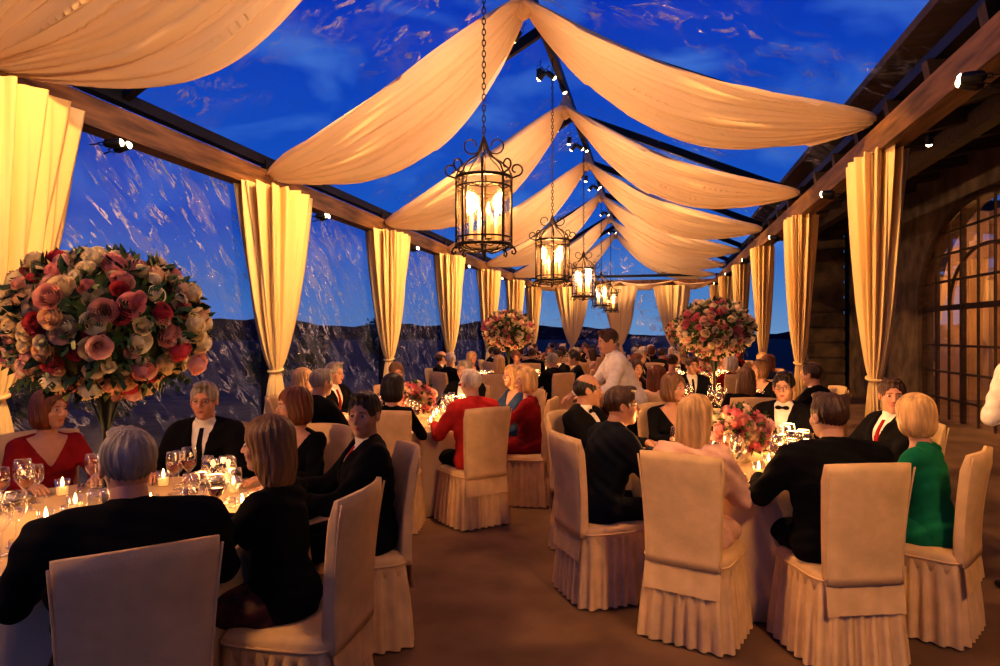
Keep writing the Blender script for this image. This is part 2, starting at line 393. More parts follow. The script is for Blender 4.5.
    if neck=='bow':
        v,f=snet(lambda P:smin(ell([abs(P[0]),loc(P)[1],loc(P)[2]],(.03,.070,.487),(.026,.012,.017)),ell(loc(P),(0,.072,.487),(.009,.012,.01)),.004),W((0,.06,.487))-.07,W((0,.06,.487))+.07,.005); mb.add(v,f,8)
    Rh=Rz(yaw)@Rx(pitch)
    Nk=W((0,0,.53 if not fem else .54)); C=Nk+Rz(yaw)@np.array((0,.03,.112*zk))
    def sk(P):
        d=seg(P,W((0,-.012,.42)),C+Rh@np.array((0,-.025,-.07)),.060*k if fem else .064,.05 if fem else .056)
        if neck in('vneck','wide'):
            q=loc(P); d=smin(d,np.maximum(torso(P)+.006,.2-q[2]),.02)
        if not sleeve: d=np.minimum(d,sleeves(P,-.012,1.0))
        return d
    if sleeve: l2=W((0,0,.2))-np.array((.24,.2,.02)); h2=C+.1; h2[0]=.24
    else: l2=np.minimum(lo,W((0,0,.2))-.02); h2=np.maximum(hi,C+.05)
    v,f=snet(sk,l2,h2,.010); mb.add(v,f,3)
    head_parts(mb,C,Rh,hair,.95 if fem else 1.0,fem,glasses)
    for sd,S,E,Wr in arms:
        d=Wr-E; d/=np.linalg.norm(d)
        if not stand and grip=='flat': d=np.array((d[0],d[1],d[2]*.15)); d/=np.linalg.norm(d)
        up=np.array((0,0,1.)) if abs(d[2])<.8 else np.array((sd*1.,0,0))
        x=np.cross(d,up);x/=np.linalg.norm(x);z=np.cross(x,d)
        v,f=HANDS[(sd,grip)]; v=v*(.92 if fem else 1.02); v=v@np.array([x,d,z]); mb.add(v+Wr+d*.03,f,3)
    if not stand:
        hipz=H[2]-.01
        a0=(.088,-.02,hipz);kn=(.115,.40,.515);an=(.115,.40,.10)
    else:
        a0=(.09,0,.90);kn=(.10,.02,.50);an=(.11,-.01,.10)
    def low(P):
        A=[abs(P[0]),P[1],P[2]]
        d=ell(P,(0,H[1]+.0,H[2]-.01),(.172*k,.135,.115))
        th=seg(A,a0,kn,.088*k if not stand else .095,.062)
        d=smin(d,th,.05)
        if legs=='skirt':
            if not stand: d=smin(d,seg([P[0]*.45,P[1],P[2]],(0,0,hipz-.02),(0,.42,.50),.085,.07),.04); d=smin(d,seg([P[0]*.45,P[1],P[2]],(0,.42,.49),(0,.43,.30),.07,.06),.04)
            else: d=smin(d,seg([P[0]*.5,P[1],P[2]],(0,0,.9),(0,0,.45),.09,.1),.05)
        else: d=smin(d,seg(A,kn,an,.060,.047),.03)
        return d+wr(P)
    if stand: L0,L1=(-.3,-.22,.04),(.3,.22,1.1)
    else: L0,L1=(-.27,-.25,.03),(.27,.53,.70)
    v,f=snet(low,L0,L1,.0135); mb.add(v,f,2)
    if legs=='skirt':
        v,f=snet(lambda P: seg([abs(P[0]),P[1],P[2]],(kn[0]*.8,kn[1],kn[2]-.05),an,.052,.034),(-.2,an[1]-.1,.04),(.2,kn[1]+.1,.56),.011); mb.add(v,f,3)
    v,f=snet(lambda P: np.maximum(smin(seg([abs(P[0]),P[1],P[2]],(an[0],an[1]-.02,.05),(an[0]+.02,an[1]+.17,.03),.04,.03),seg([abs(P[0]),P[1],P[2]],an,(an[0],an[1],.05),.042,.04),.02),.003-P[2]),(-.22,an[1]-.09,-.01),(.22,an[1]+.24,.17),.009); mb.add(v,f,6)
    return mb.mesh(name,[M_dark]*9)
SKINS=[mat('skin_fair',(.50,.27,.17),.5,var=.08,vscale=25),mat('skin_tan',(.42,.22,.13),.5,var=.08,vscale=25),mat('skin_rosy',(.52,.25,.16),.5,var=.08,vscale=25)]
def hairm(n,c): return mat('hair_'+n,c,.4,var=.4,vscale=30,bump=.8,bscale=120,stretch=(1,1,.12))
HAIR=dict(gray=hairm('gray',(.24,.215,.19)),white=hairm('white',(.55,.48,.4)),brown=hairm('brown',(.05,.022,.011)),dark=hairm('dark',(.012,.008,.006)),blonde=hairm('blonde',(.58,.36,.15)),auburn=hairm('auburn',(.14,.04,.012)),dkblonde=hairm('dkblonde',(.15,.075,.03)))
def clo(n,c,**k): return mat('fabric_'+n,c,.85,var=.12,vscale=20,bump=.25,bscale=150,spec=.12,**k)
FAB=dict(black=clo('black',(.006,.006,.007)),navy=clo('navy',(.007,.009,.016)),char=clo('charcoal',(.012,.011,.011)),red=clo('red',(.50,.035,.03)),dkred=clo('crimson',(.24,.012,.014)),peach=clo('peach',(.72,.46,.33)),green=clo('emerald',(.01,.18,.085)),cream=clo('cream',(.6,.5,.38)),white=clo('white_shirt',(.75,.70,.62)),blue=clo('blue',(.03,.06,.13)),plum=mat('fabric_plum_print',(.05,.008,.012),.7,var=.9,vscale=25))
VAR={}
def V(key,**k):
    VAR[key]=(person('figure_'+key,**k),k.get('sex','m'))
V('m1',yaw=0,hair='short',neck='tie')
V('m1w',yaw=.12,hair='short',neck='tie',out=.7,hL=(-.21,.36,.80),hR=(.21,.36,.80),bulk=1.24,lean=.1,h=.010)
V('m2',yaw=1.0,hair='short',neck='tie',lean=.03)
V('m3',yaw=.1,hair='short',neck='tie',lean=.1,glasses=True)
V('m4',yaw=0.1,hair='short',neck='bow',lean=.08,glasses=True)
V('m5',yaw=-.35,hair='short',neck='bow',lean=.3,hL=(-.12,.42,.84),hR=(.14,.42,.84))
V('m6',yaw=.5,hair='bald',neck='bow',lean=.0)
V('w1',sex='w',yaw=0.05,hair='long',neck='vneck',legs='skirt',lean=.1)
V('w2',sex='w',yaw=-.5,hair='bob',neck='vneck',legs='skirt',lean=.14)
V('w3',sex='w',yaw=.5,hair='bob',neck='vneck',legs='skirt',lean=.05)
V('w4',sex='w',yaw=-.25,hair='long',neck='vneck',legs='skirt',lean=.06,shawl=True,hR=(.12,.30,.82),hL=(-.12,.30,.82))
V('w5',sex='w',yaw=.1,hair='updo',neck='wide',legs='skirt',lean=.1,sleeve=False,pitch=-.15)
V('st1',stand=True,lean=.42,yaw=.2,pitch=-.2,hair='short',neck='open',hL=(-.2,.5,1.02),hR=(.22,.55,1.0),grip='grip')
V('st2',stand=True,lean=.04,yaw=.3,hair='short',neck='bow',hL=(-.12,.26,1.12),hR=(.14,.26,1.10),grip='grip')
def put(key,x,y,face,top,hair,skin=0,bottom=None,shirt='white',tie='dkred',z=0,nm=None):
    me,sex=VAR[key]
    n=nm or ('seated_woman' if sex=='w' else 'seated_man')
    o=inst(n,me,(x,y,z),face-math.pi/2)
    sl=[FAB[top],FAB[shirt],FAB[bottom or top],SKINS[skin],HAIR[hair],M_eye,M_dark,M_lip,FAB[tie]]
    for i,m_ in enumerate(sl): o.material_slots[i].link='OBJECT'; o.material_slots[i].material=m_
    return o
# ------------------------------------------------------------------ chair
def rrect(hx,hy,z,n=96,p=5,cx=0,cy=0,ple=0,pn=26,tilt=0):
    R=[]
    for k in range(n):
        a=2*math.pi*k/n+.001; cc,ss=math.cos(a),math.sin(a)
        r=(abs(cc)**p+abs(ss)**p)**(-1/p)
        off=ple*(math.tanh(2.5*math.sin(pn*a))+.0)
        x=cx+cc*r*(hx+off); y=cy+ss*r*(hy+off); R.append((x,y,z+tilt*y))
    return R
def chair_mesh():
    mb=MB()
    rings=[]
    for z in [.445,.43,.40,.34,.26,.17,.09,.012]:
        t=(.445-z)/.43; rings.append(rrect(.222+.03*t,.228+.03*t,z,n=208,p=7,ple=.001+.013*min(1,t*1.4),pn=26))
    mb.loft(rings,0,caps=False)
    rings=[rrect(.222,.228,.36,p=7)]
    for z,i in [(.43,0),(.455,.002),(.472,.012),(.482,.035),(.487,.09)]: rings.append(rrect(.226-i,.230-i,z,p=7))
    mb.loft(rings,0)
    mb.tube(rrect(.229,.234,.437,n=64,p=7)+[rrect(.229,.234,.437,n=64,p=7)[0]],.006,6)
    rings=[]
    for i in range(15):
        t=i/14; z=.42+.585*t
        hx=.196+.030*t**1.5; cy=-.222-.015*t-.075*t**1.8; hy=.036-.006*t
        if i>=13: hx-=.004*(i-12); hy-=.008*(i-12)
        rr=rrect(hx,hy,z,n=72,p=6,cy=cy)
        rr=[(x,y+.05*(x/.22)**2*t,zz+(.012*(1-(x/.22)**2))*t) for x,y,zz in rr]
        rings.append(rr)
    mb.loft(rings,0)
    for sd in(-1,1):
        mb.tube([(sd*(.192+.030*(i/12)**1.5),-.252-.015*(i/12)-.075*(i/12)**1.8+.05*(i/12)+.004,.42+.57*i/12) for i in range(13)],.005,5)
    G=np.zeros((9,17,3))
    for a in range(9):
        for b in range(17):
            z=.45-.17*a/8; x=(b/16-.5)*.40; G[a,b]=(x,-.240-.020*(a/8)-.004*math.sin(b*1.6),z)
    mb.grid(G,0)
    return mb.mesh('dining_chair',[M_slip])
CH=chair_mesh()
# ------------------------------------------------------------------ tables
def table_mesh(R):
    mb=MB(); n=160
    fr=lambda a,z: 1+(.035*math.sin(13*a+1.3*math.sin(3*a))+.012*math.sin(29*a))*max(0,(.74-z)/.74)**.7*1.3
    prof=[(0.0004,.76),(R*.5,.76),(R-.02,.76),(R,.757),(R+.008,.745),(R+.012,.70),(R+.02,.55),(R+.03,.35),(R+.045,.15),(R+.055,.012)]
    mb.lathe(prof[::-1],(0,0,0),n,0,fr)
    return mb.mesh('round_table',[M_cloth])
def votive(ca,p):
    ca.lathe([(.028,0),(.03,.004),(.038,.085),(.036,.085),(.027,.006),(.0004,.006)],p,16,0)
    ca.lathe([(.026,.006),(.03,.045),(.0004,.045)],p,12,1)
    ca.lathe([(.0004,.045),(.007,.055),(.0085,.065),(.004,.085),(.0004,.098)],p,8,2)
def lay(R,n,seed,tall):
    r=random.Random(seed)
    pl=MB();gl=MB();ca=MB();si=MB()
    gp=[(.034,0),(.033,.004),(.006,.008),(.004,.02),(.004,.09),(.012,.10),(.032,.125),(.038,.155),(.036,.19),(.032,.215)]
    for k in range(n):
        a=2*math.pi*(k+.5)/n; c,s=math.cos(a),math.sin(a)
        q=(c*(R-.19),s*(R-.19),.762)
        pl.lathe([(.07,0),(.085,.006),(.135,.018),(.137,.02),(.085,.010),(.0004,.008)],q,28,0)
        pl.lathe([(.05,0.012),(.06,.016),(.10,.026),(.102,.028),(.06,.02),(.0004,.018)],q,24,0)
        pl.box((q[0],q[1],.796),(.03,.07,.008),1,Rz(a+1.57))
        for j,(dr,da,w) in enumerate([(.34,.18,1),(.37,.02,1),(.33,-.15,.0),(.44,.1,1)]):
            p=(math.cos(a+da)*(R-dr),math.sin(a+da)*(R-dr),.762)
            sc=[1,1.12,.9,1.05][j]
            gl.lathe([(x*sc,z*sc) for x,z in gp],p,14,0)
            if w and r.random()<.6: gl.lathe([(.004,.10*sc),(.030*sc,.127*sc),(.034*sc,.15*sc),(.0004,.15*sc)],p,12,1)
        for sd in(-1,1):
            for e in (.165,.185):
                t=np.array((-s,c))*sd*e
                b0=(q[0]+t[0]+c*.09,q[1]+t[1]+s*.09,.766); b1=(q[0]+t[0]-c*.10,q[1]+t[1]-s*.10,.766)
                si.tube([b0,((b0[0]+b1[0])/2,(b0[1]+b1[1])/2,.768),b1],[.007,.003,.004],5,0)
        a2=a+math.pi/n; votive(ca,(math.cos(a2)*(R-.27),math.sin(a2)*(R-.27),.762))
    nc=5
    for k in range(nc):
        a=2*math.pi*(k+.2)/nc; rr=.245 if not tall else .19+.06*(k%2)
        votive(ca,(math.cos(a)*rr,math.sin(a)*rr,.762))
    return (pl.mesh('dinner_plates',[M_plate,FAB['white']]),gl.mesh('wine_glasses',[M_glass,M_wine]),ca.mesh('votive_candles',[M_glass,M_wax,M_flame2]),si.mesh('silver_cutlery',[M_silver]))
def rose():
    Vv=[];F=[];o=0; NI,NJ=4,5
    for k,(n,rk,h0,curl) in enumerate([(2,.16,1.02,0),(3,.32,1.02,.02),(4,.50,.98,.05),(5,.70,.88,.10),(5,.86,.70,.16),(6,1.0,.46,.2)]):
        for p in range(n):
            ph=2*math.pi*(p+.41*k)/n; w=math.pi/n*1.35
            for i in range(NI):
                v=i/(NI-1)
                for j in range(NJ):
                    u=j/(NJ-1)*2-1
                    a=ph+u*w*(.75+.25*math.sin(v*math.pi))
                    r=rk*(.62+.38*math.sin(v*math.pi*.6))+curl*v**4-.04*abs(u)*(1-v)+.05*u*rk
                    z=-.55+(h0+.55)*(v**.85)-.10*u*u*v**2-curl*.5*v**5
                    Vv.append((r*math.cos(a),r*math.sin(a),z))
            for i in range(NI-1):
                for j in range(NJ-1): F.append([o+i*NJ+j,o+i*NJ+j+1,o+(i+1)*NJ+j+1,o+(i+1)*NJ+j])
            o+=NI*NJ
    return np.array(Vv),np.array(F)
RV,RF=rose()
def blooms(mb,C,rad,n,size,pal,seed,full=True):
    r=np.random.default_rng(seed); C=np.array(C)
    for i in range(n):
        zz=1-2*(i+.5)/n
        if not full and zz<-.35: continue
        ph=i*2.39996+r.normal()*.12; q=math.sqrt(1-zz*zz)
        d=np.array((q*math.cos(ph),q*math.sin(ph),zz))
        p=C+d*np.array(rad)*(1+r.normal()*.055)
        nn=d+r.normal(size=3)*.18; nn/=np.linalg.norm(nn)
        x=np.cross(nn,(0.3,.2,1));x/=np.linalg.norm(x); a=r.random()*6.28
        x2=x*math.cos(a)+np.cross(nn,x)*math.sin(a);y2=np.cross(nn,x2)
        s=size*r.uniform(.62,1.25); col=np.array(pal[r.integers(len(pal))])*r.uniform(.85,1.1)
        mb.add((RV*s)@np.array([x2,y2,nn])+p,RF,0,col)
    for i in range(int(n*2.6)):
        d=r.normal(size=3); d/=np.linalg.norm(d)
        if not full and d[2]<-.3: continue
        p=C+d*np.array(rad)*r.uniform(.92,1.05); t=np.cross(d,r.normal(size=3)); t/=np.linalg.norm(t); w=np.cross(d,t)
        e=(d*.7+t*.6); e/=np.linalg.norm(e); L=size*r.uniform(1.2,2.4)
        v=[p,p+e*L*.35+w*L*.22,p+e*L*.4+d*L*.08,p+e*L*.35-w*L*.22,p+e*L*.7+w*L*.15,p+e*L*.7-w*L*.15,p+e*L]
        mb.add(v,[[0,1,2],[0,2,3],[2,1,4],[2,3,5],[2,4,6],[2,6,5]],1)
    prof=[(math.sin(t)*.9+.0004,-math.cos(t)*.9) for t in np.linspace(0,math.pi,13)]
    c=MB(); c.lathe(prof,(0,0,0),24,1); mb.add(np.concatenate(c.v)*np.array(rad)+C,c.f,1)
PAL=[(.88,.78,.50),(.88,.74,.48),(.88,.80,.58),(.88,.62,.38),(.88,.52,.42),(.62,.10,.12),(.88,.78,.54),(.88,.60,.50),(.85,.42,.40),(.88,.80,.60)]
PALP=[(.85,.42,.40),(.88,.58,.50),(.88,.72,.52),(.78,.25,.30)]
PALW=[(.88,.80,.58),(.88,.74,.54),(.86,.60,.52),(.70,.25,.32),(.9,.84,.66)]
def tall_bouquet(pal,seed,n=310):
    mb=MB(); blooms(mb,(0,0,.915),(.405,.405,.31),n,.040,pal,seed)
    mb.lathe([(.10,0),(.10,.012),(.05,.03),(.018,.05),(.014,.2),(.016,.40),(.035,.52),(.075,.66)],(0,0,.0),20,3)
    for k in range(7):
        a=k*.9; mb.tube([(math.cos(a)*.008,math.sin(a)*.008,.1),(math.cos(a+.5)*.01,math.sin(a+.5)*.01,.4),(math.cos(a)*.12,math.sin(a)*.12,.75)],.005,5,2)
    r=random.Random(seed)
    for k in range(16):
        a=2*math.pi*k/16+r.random()*.3; R0=.24; L=r.uniform(.02,.08)
        pts=[(math.cos(a)*(R0+.03*i),math.sin(a)*(R0+.03*i),.70-L*(i/4)**1.2) for i in range(5)]
        mb.tube(pts,.003,4,2)
        for p in pts[1:]:
            mb.add([(p[0],p[1],p[2]),(p[0]+.014,p[1],p[2]-.014),(p[0],p[1],p[2]-.035),(p[0]-.014,p[1],p[2]-.014)],[[0,1,2,3]],1)
    return mb.mesh('flower_bouquet',[M_rose,M_leaf,M_stem,M_black],True,True)
def low_bouquet(pal,seed):
    mb=MB(); blooms(mb,(0,0,.22),(.165,.165,.13),70,.038,pal,seed,True)
    mb.lathe([(.06,0),(.07,.01),(.05,.03),(.09,.08),(.12,.15),(.115,.15),(.08,.08),(.0004,.04)],(0,0,0),24,2)
    return mb.mesh('flower_centerpiece',[M_rose,M_leaf,M_silver],True,True)
B1=tall_bouquet(PAL,3); B2=tall_bouquet(PALW,5,260); L1_=low_bouquet(PALP,4); L2_=low_bouquet(PAL,6)
TM={.9:table_mesh(.9),.76:table_mesh(.76),.85:table_mesh(.85)}
LAY={(.9,1):lay(.9,8,1,True),(.76,0):lay(.76,8,2,False),(.85,0):lay(.85,8,3,False),(.85,1):lay(.85,8,4,True)}
def table(x,y,R,kind,bq,rz=0):
    inst('round_table',TM[R],(x,y,0),rz)
    a=LAY[(R,1 if kind=='tall' else 0)]
    for nm,me in zip(['dinner_plates','wine_glasses','votive_candles','silver_cutlery'],a): inst(nm,me,(x,y,0),rz)
    inst('flower_bouquet' if kind=='tall' else 'flower_centerpiece',bq,(x,y,.762),rz)
def seat(tx,ty,rc,ang,who=None,turn=0,fwd=0):
    a=math.radians(ang); x=tx+rc*math.cos(a); y=ty+rc*math.sin(a); f=a+math.pi+turn
    inst('dining_chair',CH,(x,y,0),f-math.pi/2)
    if who: put(who[0],x+fwd*math.cos(f),y+fwd*math.sin(f),f,*who[1:])
T1=(-2.53,2.65)
table(*T1,.9,'tall',B1,.3)
seat(*T1,1.20,-43,('m1w','black','gray',0),fwd=.05)
seat(*T1,1.12,-9,('w1','black','dkblonde',0,'plum'),turn=.2,fwd=.12)
seat(*T1,1.18,34,('m2','black','dark',1,None,'white','red'))
seat(*T1,1.24,75,('w2','black','auburn',0))
seat(*T1,1.2,106,('m3','black','gray',2,None,'white','navy'))
seat(*T1,1.2,148,('w3','dkred','auburn',0))
seat(*T1,1.25,200,('m1','black','brown',0))
T2=(.56,4.75)
table(*T2,.76,'low',L1_,.1)
seat(*T2,1.02,-149,('m5','navy','brown',1,None,'white','black'))
seat(*T2,1.0,-110,('w4','peach','blonde',0))
seat(*T2,1.06,-71,('m1w','black','brown',0),fwd=.03)
seat(*T2,1.06,-33,('w2','green','blonde',0))
seat(*T2,1.1,22,('m2','black','brown',2))
seat(*T2,1.12,66,('m4','black','dark',0,None,'white','black'))
seat(*T2,1.1,112,('w3','black','dkblonde',0))
seat(*T2,1.1,160,('m6','black','dark',1,None,'white','black'))
T3=(-2.35,6.35)
table(*T3,.85,'low',L1_,.6)
seat(*T3,1.12,-44,('m1','red','white',0,'black'))
seat(*T3,1.12,-80,('w2','black','dark',0))
seat(*T3,1.12,-118,('m1','black','gray',0))
seat(*T3,1.12,0,('w3','dkred','blonde',0))
seat(*T3,1.12,40,('w1','blue','blonde',0))
seat(*T3,1.12,80,('m4','black','gray',0))
seat(*T3,1.12,122,('w5','black','dkblonde',0))
seat(*T3,1.12,163,('m3','black','gray',0))
seat(*T3,1.12,203,('w2','black','blonde',0))
keys=['m1','m2','m3','m4','m5','m6','w1','w2','w3','w4','w5']
R_=random.Random(11)
def rndwho():
    k=R_.choice(keys)
    if k[0]=='m': return (k,R_.choice(['black','black','char','navy']),R_.choice(['gray','brown','dark','white','brown']),R_.randrange(3),None,'white',R_.choice(['black','dkred','navy']))
    return (k,R_.choice(['black','dkred','black','peach','black','blue','plum']),R_.choice(['blonde','brown','dark','auburn','dkblonde','white']),R_.choice([0,2]))
for (x,y,kind,b,off) in [(.68,8.17,'tall',B2,10),(-2.45,11.2,'tall',B2,5),(.75,11.9,'low',L1_,20),(-2.5,14.9,'low',L2_,0),(.7,15.5,'tall',B1,15),(-2.5,18.4,'low',L2_,8),(.7,19.2,'low',L1_,0),(-2.4,22.3,'low',L2_,0)]:
    table(x,y,.85,kind,b,off*.1)
    for k in range(8): seat(x,y,1.14,off+45*k,rndwho())
put('st1',*px(632,6.7),math.radians(195),'white','brown',0,'black','white','black',nm='standing_waiter')
x,y=px(1040,4.1); put('st2',x,y,math.radians(100),'white','dark',1,'black','white','black',nm='standing_waiter')
# ------------------------------------------------------------------ tent
XL,XR,XC=-5.2,2.4,-1.6; ZB=3.55; YB=28.2
bays=[.2+4*i for i in range(8)]
def plane(name,pts,m,thick=0):
    mb=MB(); mb.add(pts,[[0,1,2,3]] if len(pts)==4 else [list(range(len(pts)))],0); return mb.obj(name,[m],False)
mb=MB(); mb.box((0,13,-.05),(12,18,.05)); mb.obj('floor',[M_floor],False)
mb=MB(); mb.box((0,100,-.35),(400,400,.2)); mb.obj('ground',[M_ground],False)
plane('ceiling',[(XL-.1,-4,4.05),(XC,-4,6.15),(XC,YB+.1,6.15),(XL-.1,YB+.1,4.05)],M_vinR)
plane('ceiling_panel',[(XC,-4,6.15),(XR+.25,-4,4.35),(XR+.25,YB+.1,4.35),(XC,YB+.1,6.15)],M_vinR)
plane('wall_left',[(XL-.12,-4,0),(XL-.12,YB+.1,0),(XL-.12,YB+.1,4.05),(XL-.12,-4,4.05)],M_vinL)
plane('wall_back',[(XL-.12,YB+.12,0),(XR+.25,YB+.12,0),(XR+.25,YB+.12,4.35),(XC,YB+.12,6.15),(XL-.12,YB+.12,4.05)],M_vinR)
mb=MB()
for y in [1.7+4*i for i in range(7)]+[YB]:
    mb.beam((XL-.1,y,4.0),(XC,y,6.1),.09,.14); mb.beam((XC,y,6.1),(XR+.25,y,4.3),.09,.14)
for y in bays: mb.beam((XL-.02,y,0),(XL-.02,y,4.0),.08,.08)
mb.beam((XC,-4,6.1),(XC,YB,6.1),.10,.14)
mb.beam((XL-.06,-4,4.0),(XL-.06,YB,4.0),.12,.12); mb.beam((XR+.25,-4,4.3),(XR+.25,YB,4.3),.12,.12)
mb.beam((XL,YB+.05,4.0),(XR+.2,YB+.05,4.0),.08,.1)
mb.obj('tent_frame',[M_black],False)
for nm,x in(('trim_left',XL),('trim_right',XR)):
    mb=MB(); mb.box((x,(YB-4)/2,ZB+.14),(.11,(YB+4)/2,.14)); o=mb.obj(nm,[M_wood],False)
mb=MB(); mb.box(((XL+XR)/2,YB,ZB+.14),((XR-XL)/2+.1,.1,.13)); mb.obj('trim_back',[M_wood],False)
def curtain(name,x,y,rx,ry,top=ZB+.02,seed=0,post=True):
    r=random.Random(seed); mb=MB(); rings=[]; n=220; p1,p2=r.random()*6,r.random()*6; tz=1.12
    for i in range(40):
        t=i/39; z=top*(1-t)+.015*t
        if z>tz: u=(z-tz)/(top-tz); g=u**.6
        else: u=(tz-z)/tz; g=.36*u**.7
        ax=.06+(rx-.06)*g; ay=.065+(ry-.065)*g; amp=.08+.20*min(1,g*2)
        ring=[]
        for k in range(n):
            a=2*math.pi*k/n
            w=1+amp*(math.sin(15*a+p1+1.2*math.sin(2*a)+.6*math.sin(z*1.1))+.5*math.sin(33*a+p2+z*.5))*.8
            ring.append((x+ax*w*math.cos(a),y+ay*w*math.sin(a),z+.0))
        rings.append(ring)
    mb.loft(rings[::-1],0,caps=False)
    pts=[(x+.09*math.cos(a),y+.10*math.sin(a),tz+.02*math.sin(a)) for a in np.linspace(0,2*math.pi,25)]
    mb.tube(pts,.018,8,0)
    if post: mb.box((x,y,top/2),(.04,.04,top/2),1)
    return mb.obj(name,[M_curt,M_wood])
for i,y in enumerate(bays[1:]):
    curtain('curtain',XL+.14,y,.28,.60,seed=i)
    curtain('curtain',XR-.0,y,.20,.52,seed=50+i)
for i,x in enumerate((-3.4,-1.4,.7)): curtain('curtain',x,YB-.15,.6,.2,seed=90+i)
def swag(name,x0,z0,x1,z1,y,seed,sag=.5,width=.95,nf=9,amp=1.0,drop=.5):
    # gathered cloth: bundled pleats at both ends, hanging as nested catenaries;
    # every pleat is a narrow fold, outer pleats hang lower, so the swag is deep rather than wide
    r=random.Random(seed); ns,nt=90,300; G=np.zeros((ns,nt,3)); ph=r.random(); ph2=r.random()*6
    for i in range(ns):
        s=i/(ns-1); sh=math.sin(math.pi*s**.9); sp=max(0,sh)**.55
        w=.26+width*sp
        for j in range(nt):
            t=j/(nt-1)
            g=t**1.1
            tt=t+.012*math.sin(s*7+ph2)+.008*math.sin(s*13+ph2*2+t*6)
            a1=(nf*tt+ph)%1.0
            tri=1-abs(2*a1-1)            # 0..1..0 knife-pleat section
            k=int(math.floor(nf*tt+ph)); hh=.65+.35*math.sin(k*2.3+seed)
            a2=(nf*2.0*tt+ph*3+.35*math.sin(s*4+k))%1.0; tri2=1-abs(2*a2-1)
            prof=(tri**1.3-.45)
            fold=(prof*(.07+.13*sp)*hh+(tri2-.5)*(.015+.035*sp))*amp
            over=.10*sp*math.sin(2*math.pi*a1)*hh   # pleats lean over one another
            G[i,j]=(x0+(x1-x0)*s, y+(t-.5)*w+over*amp, z0+(z1-z0)*s-sh*(sag*.55+drop*g)+fold)
    mb=MB(); mb.grid(G,0)
    return mb.obj(name,[M_drape])
for i,y in enumerate(bays):
    swag('ceiling_drape',XC,5.75,XL+.1,3.76,y,i,sag=.42,width=1.15,drop=.52)
    swag('ceiling_drape',XC,5.75,XR-.02,4.0,y,20+i,sag=.62,width=.85,drop=.50)
    mb=MB(); mb.lathe([(.02,5.55),(.10,5.62),(.15,5.72),(.10,5.82),(.05,5.95),(.03,6.06)],(XC,y,0),30,0,lambda a,z:1+.12*math.sin(9*a)); mb.obj('drape_knot',[M_drape])
for i,(a,b) in enumerate([(-5.1,-3.4),(-3.4,-1.4),(-1.4,.7),(.7,2.4)]):
    swag('valance_drape',a,3.75,b,3.75,YB-.25,70+i,sag=.25,width=.15,amp=.3,drop=.2)
# ------------------------------------------------------------------ chandeliers
def chandelier():
    mb=MB(); R=.265; n=8; H0,H1=.10,.74
    def ring(r,z,t,m=0): mb.tube([(r*math.cos(a),r*math.sin(a),z) for a in np.linspace(0,2*math.pi,33)],t,6,m)
    for z,t in((H0,.017),(H0+.07,.009),(H1,.017),(H1-.09,.009)): ring(R,z,t)
    for k in range(n):
        a=2*math.pi*k/n; c,s=math.cos(a),math.sin(a)
        P=lambda r,z:(c*r,s*r,z)
        mb.tube([P(R,H0-.03),P(R,H1+.03)],.012,6)
        mb.tube([P(R,H0),P(R+.03,H0-.03),P(R+.045,H0-.06),P(R+.03,H0-.085),P(R+.005,H0-.075),P(R+.008,H0-.05)],.009,5)
        mb.tube([P(R-.02,H0),P(R-.09,H0-.04),P(R-.16,H0-.07),P(.03,H0-.05)],.007,5)
        pts=[P(R-.01,H1)]+[P(R+.045+.062*math.cos(t)*(1-max(0,t)/7.5),H1+.085+.062*math.sin(t)*(1-max(0,t)/7.5)) for t in np.linspace(-1.5,4.6,14)]
        mb.tube(pts,.009,5)
        mb.tube([P(R,H1+.02),P(R-.03,H1+.10),P(R-.10,H1+.16),P(R-.17,H1+.20),P(.05,H1+.26),P(.02,H1+.36)],.010,6)
        if k%2==0:
            pts=[P(.03,H1+.26)]+[P(.12+.07*math.cos(t)*(1-t/9),H1+.32+.07*math.sin(t)*(1-t/9)) for t in np.linspace(-2.6,3.4,12)]
            mb.tube(pts,.008,5)
        a2=a+math.pi/n
        arc=[(math.cos(a+(a2-a)*2*t)*R,math.sin(a+(a2-a)*2*t)*R,H1-.09-.05*abs(2*t-1)) for t in np.linspace(0,1,7)]
        mb.tube(arc,.006,5)
        b=a+2*math.pi/n; q=R*.96
        mb.add([(q*math.cos(a),q*math.sin(a),H0+.01),(q*math.cos(b),q*math.sin(b),H0+.01),(q*math.cos(b),q*math.sin(b),H1-.02),(q*math.cos(a),q*math.sin(a),H1-.02)],[[0,1,2,3]],1)
    mb.lathe([(.0004,H0-.1),(.02,H0-.08),(.03,H0-.05),(.02,H0-.02),(.012,H0),(.012,H0+.08)],(0,0,0),12,0)
    mb.lathe([(.02,H1+.30),(.035,H1+.34),(.02,H1+.38),(.008,H1+.42)],(0,0,0),12,0)
    for k in range(4):
        a=2*math.pi*k/4+.4; c,s=math.cos(a)*.13,math.sin(a)*.13
        mb.tube([(0,0,H0+.02),(c*.5,s*.5,H0),(c,s,H0+.04)],.006,5)
        mb.lathe([(.03,H0+.04),(.032,H0+.05),(.016,H0+.055)],(c,s,0),12,0)
        mb.lathe([(.018,H0+.05),(.018,H0+.27),(.0004,H0+.272)],(c,s,0),12,2)
        mb.lathe([(.0004,H0+.27),(.016,H0+.295),(.02,H0+.32),(.010,H0+.36),(.0004,H0+.40)],(c,s,0),10,3)
    z=H1+.42; top=6.05-2.37; k=0
    while z<top:
        pts=[]
        for t in np.linspace(0,2*math.pi,11):
            u,w=.017*math.cos(t),.034*math.sin(t)
            pts.append((u,0,z+w) if k%2 else (0,u,z+w))
        mb.tube(pts,.0052,4); z+=.052; k+=1
    return mb.mesh('chandelier',[M_iron,M_lglass,M_wax,M_flame])
CHM=chandelier()
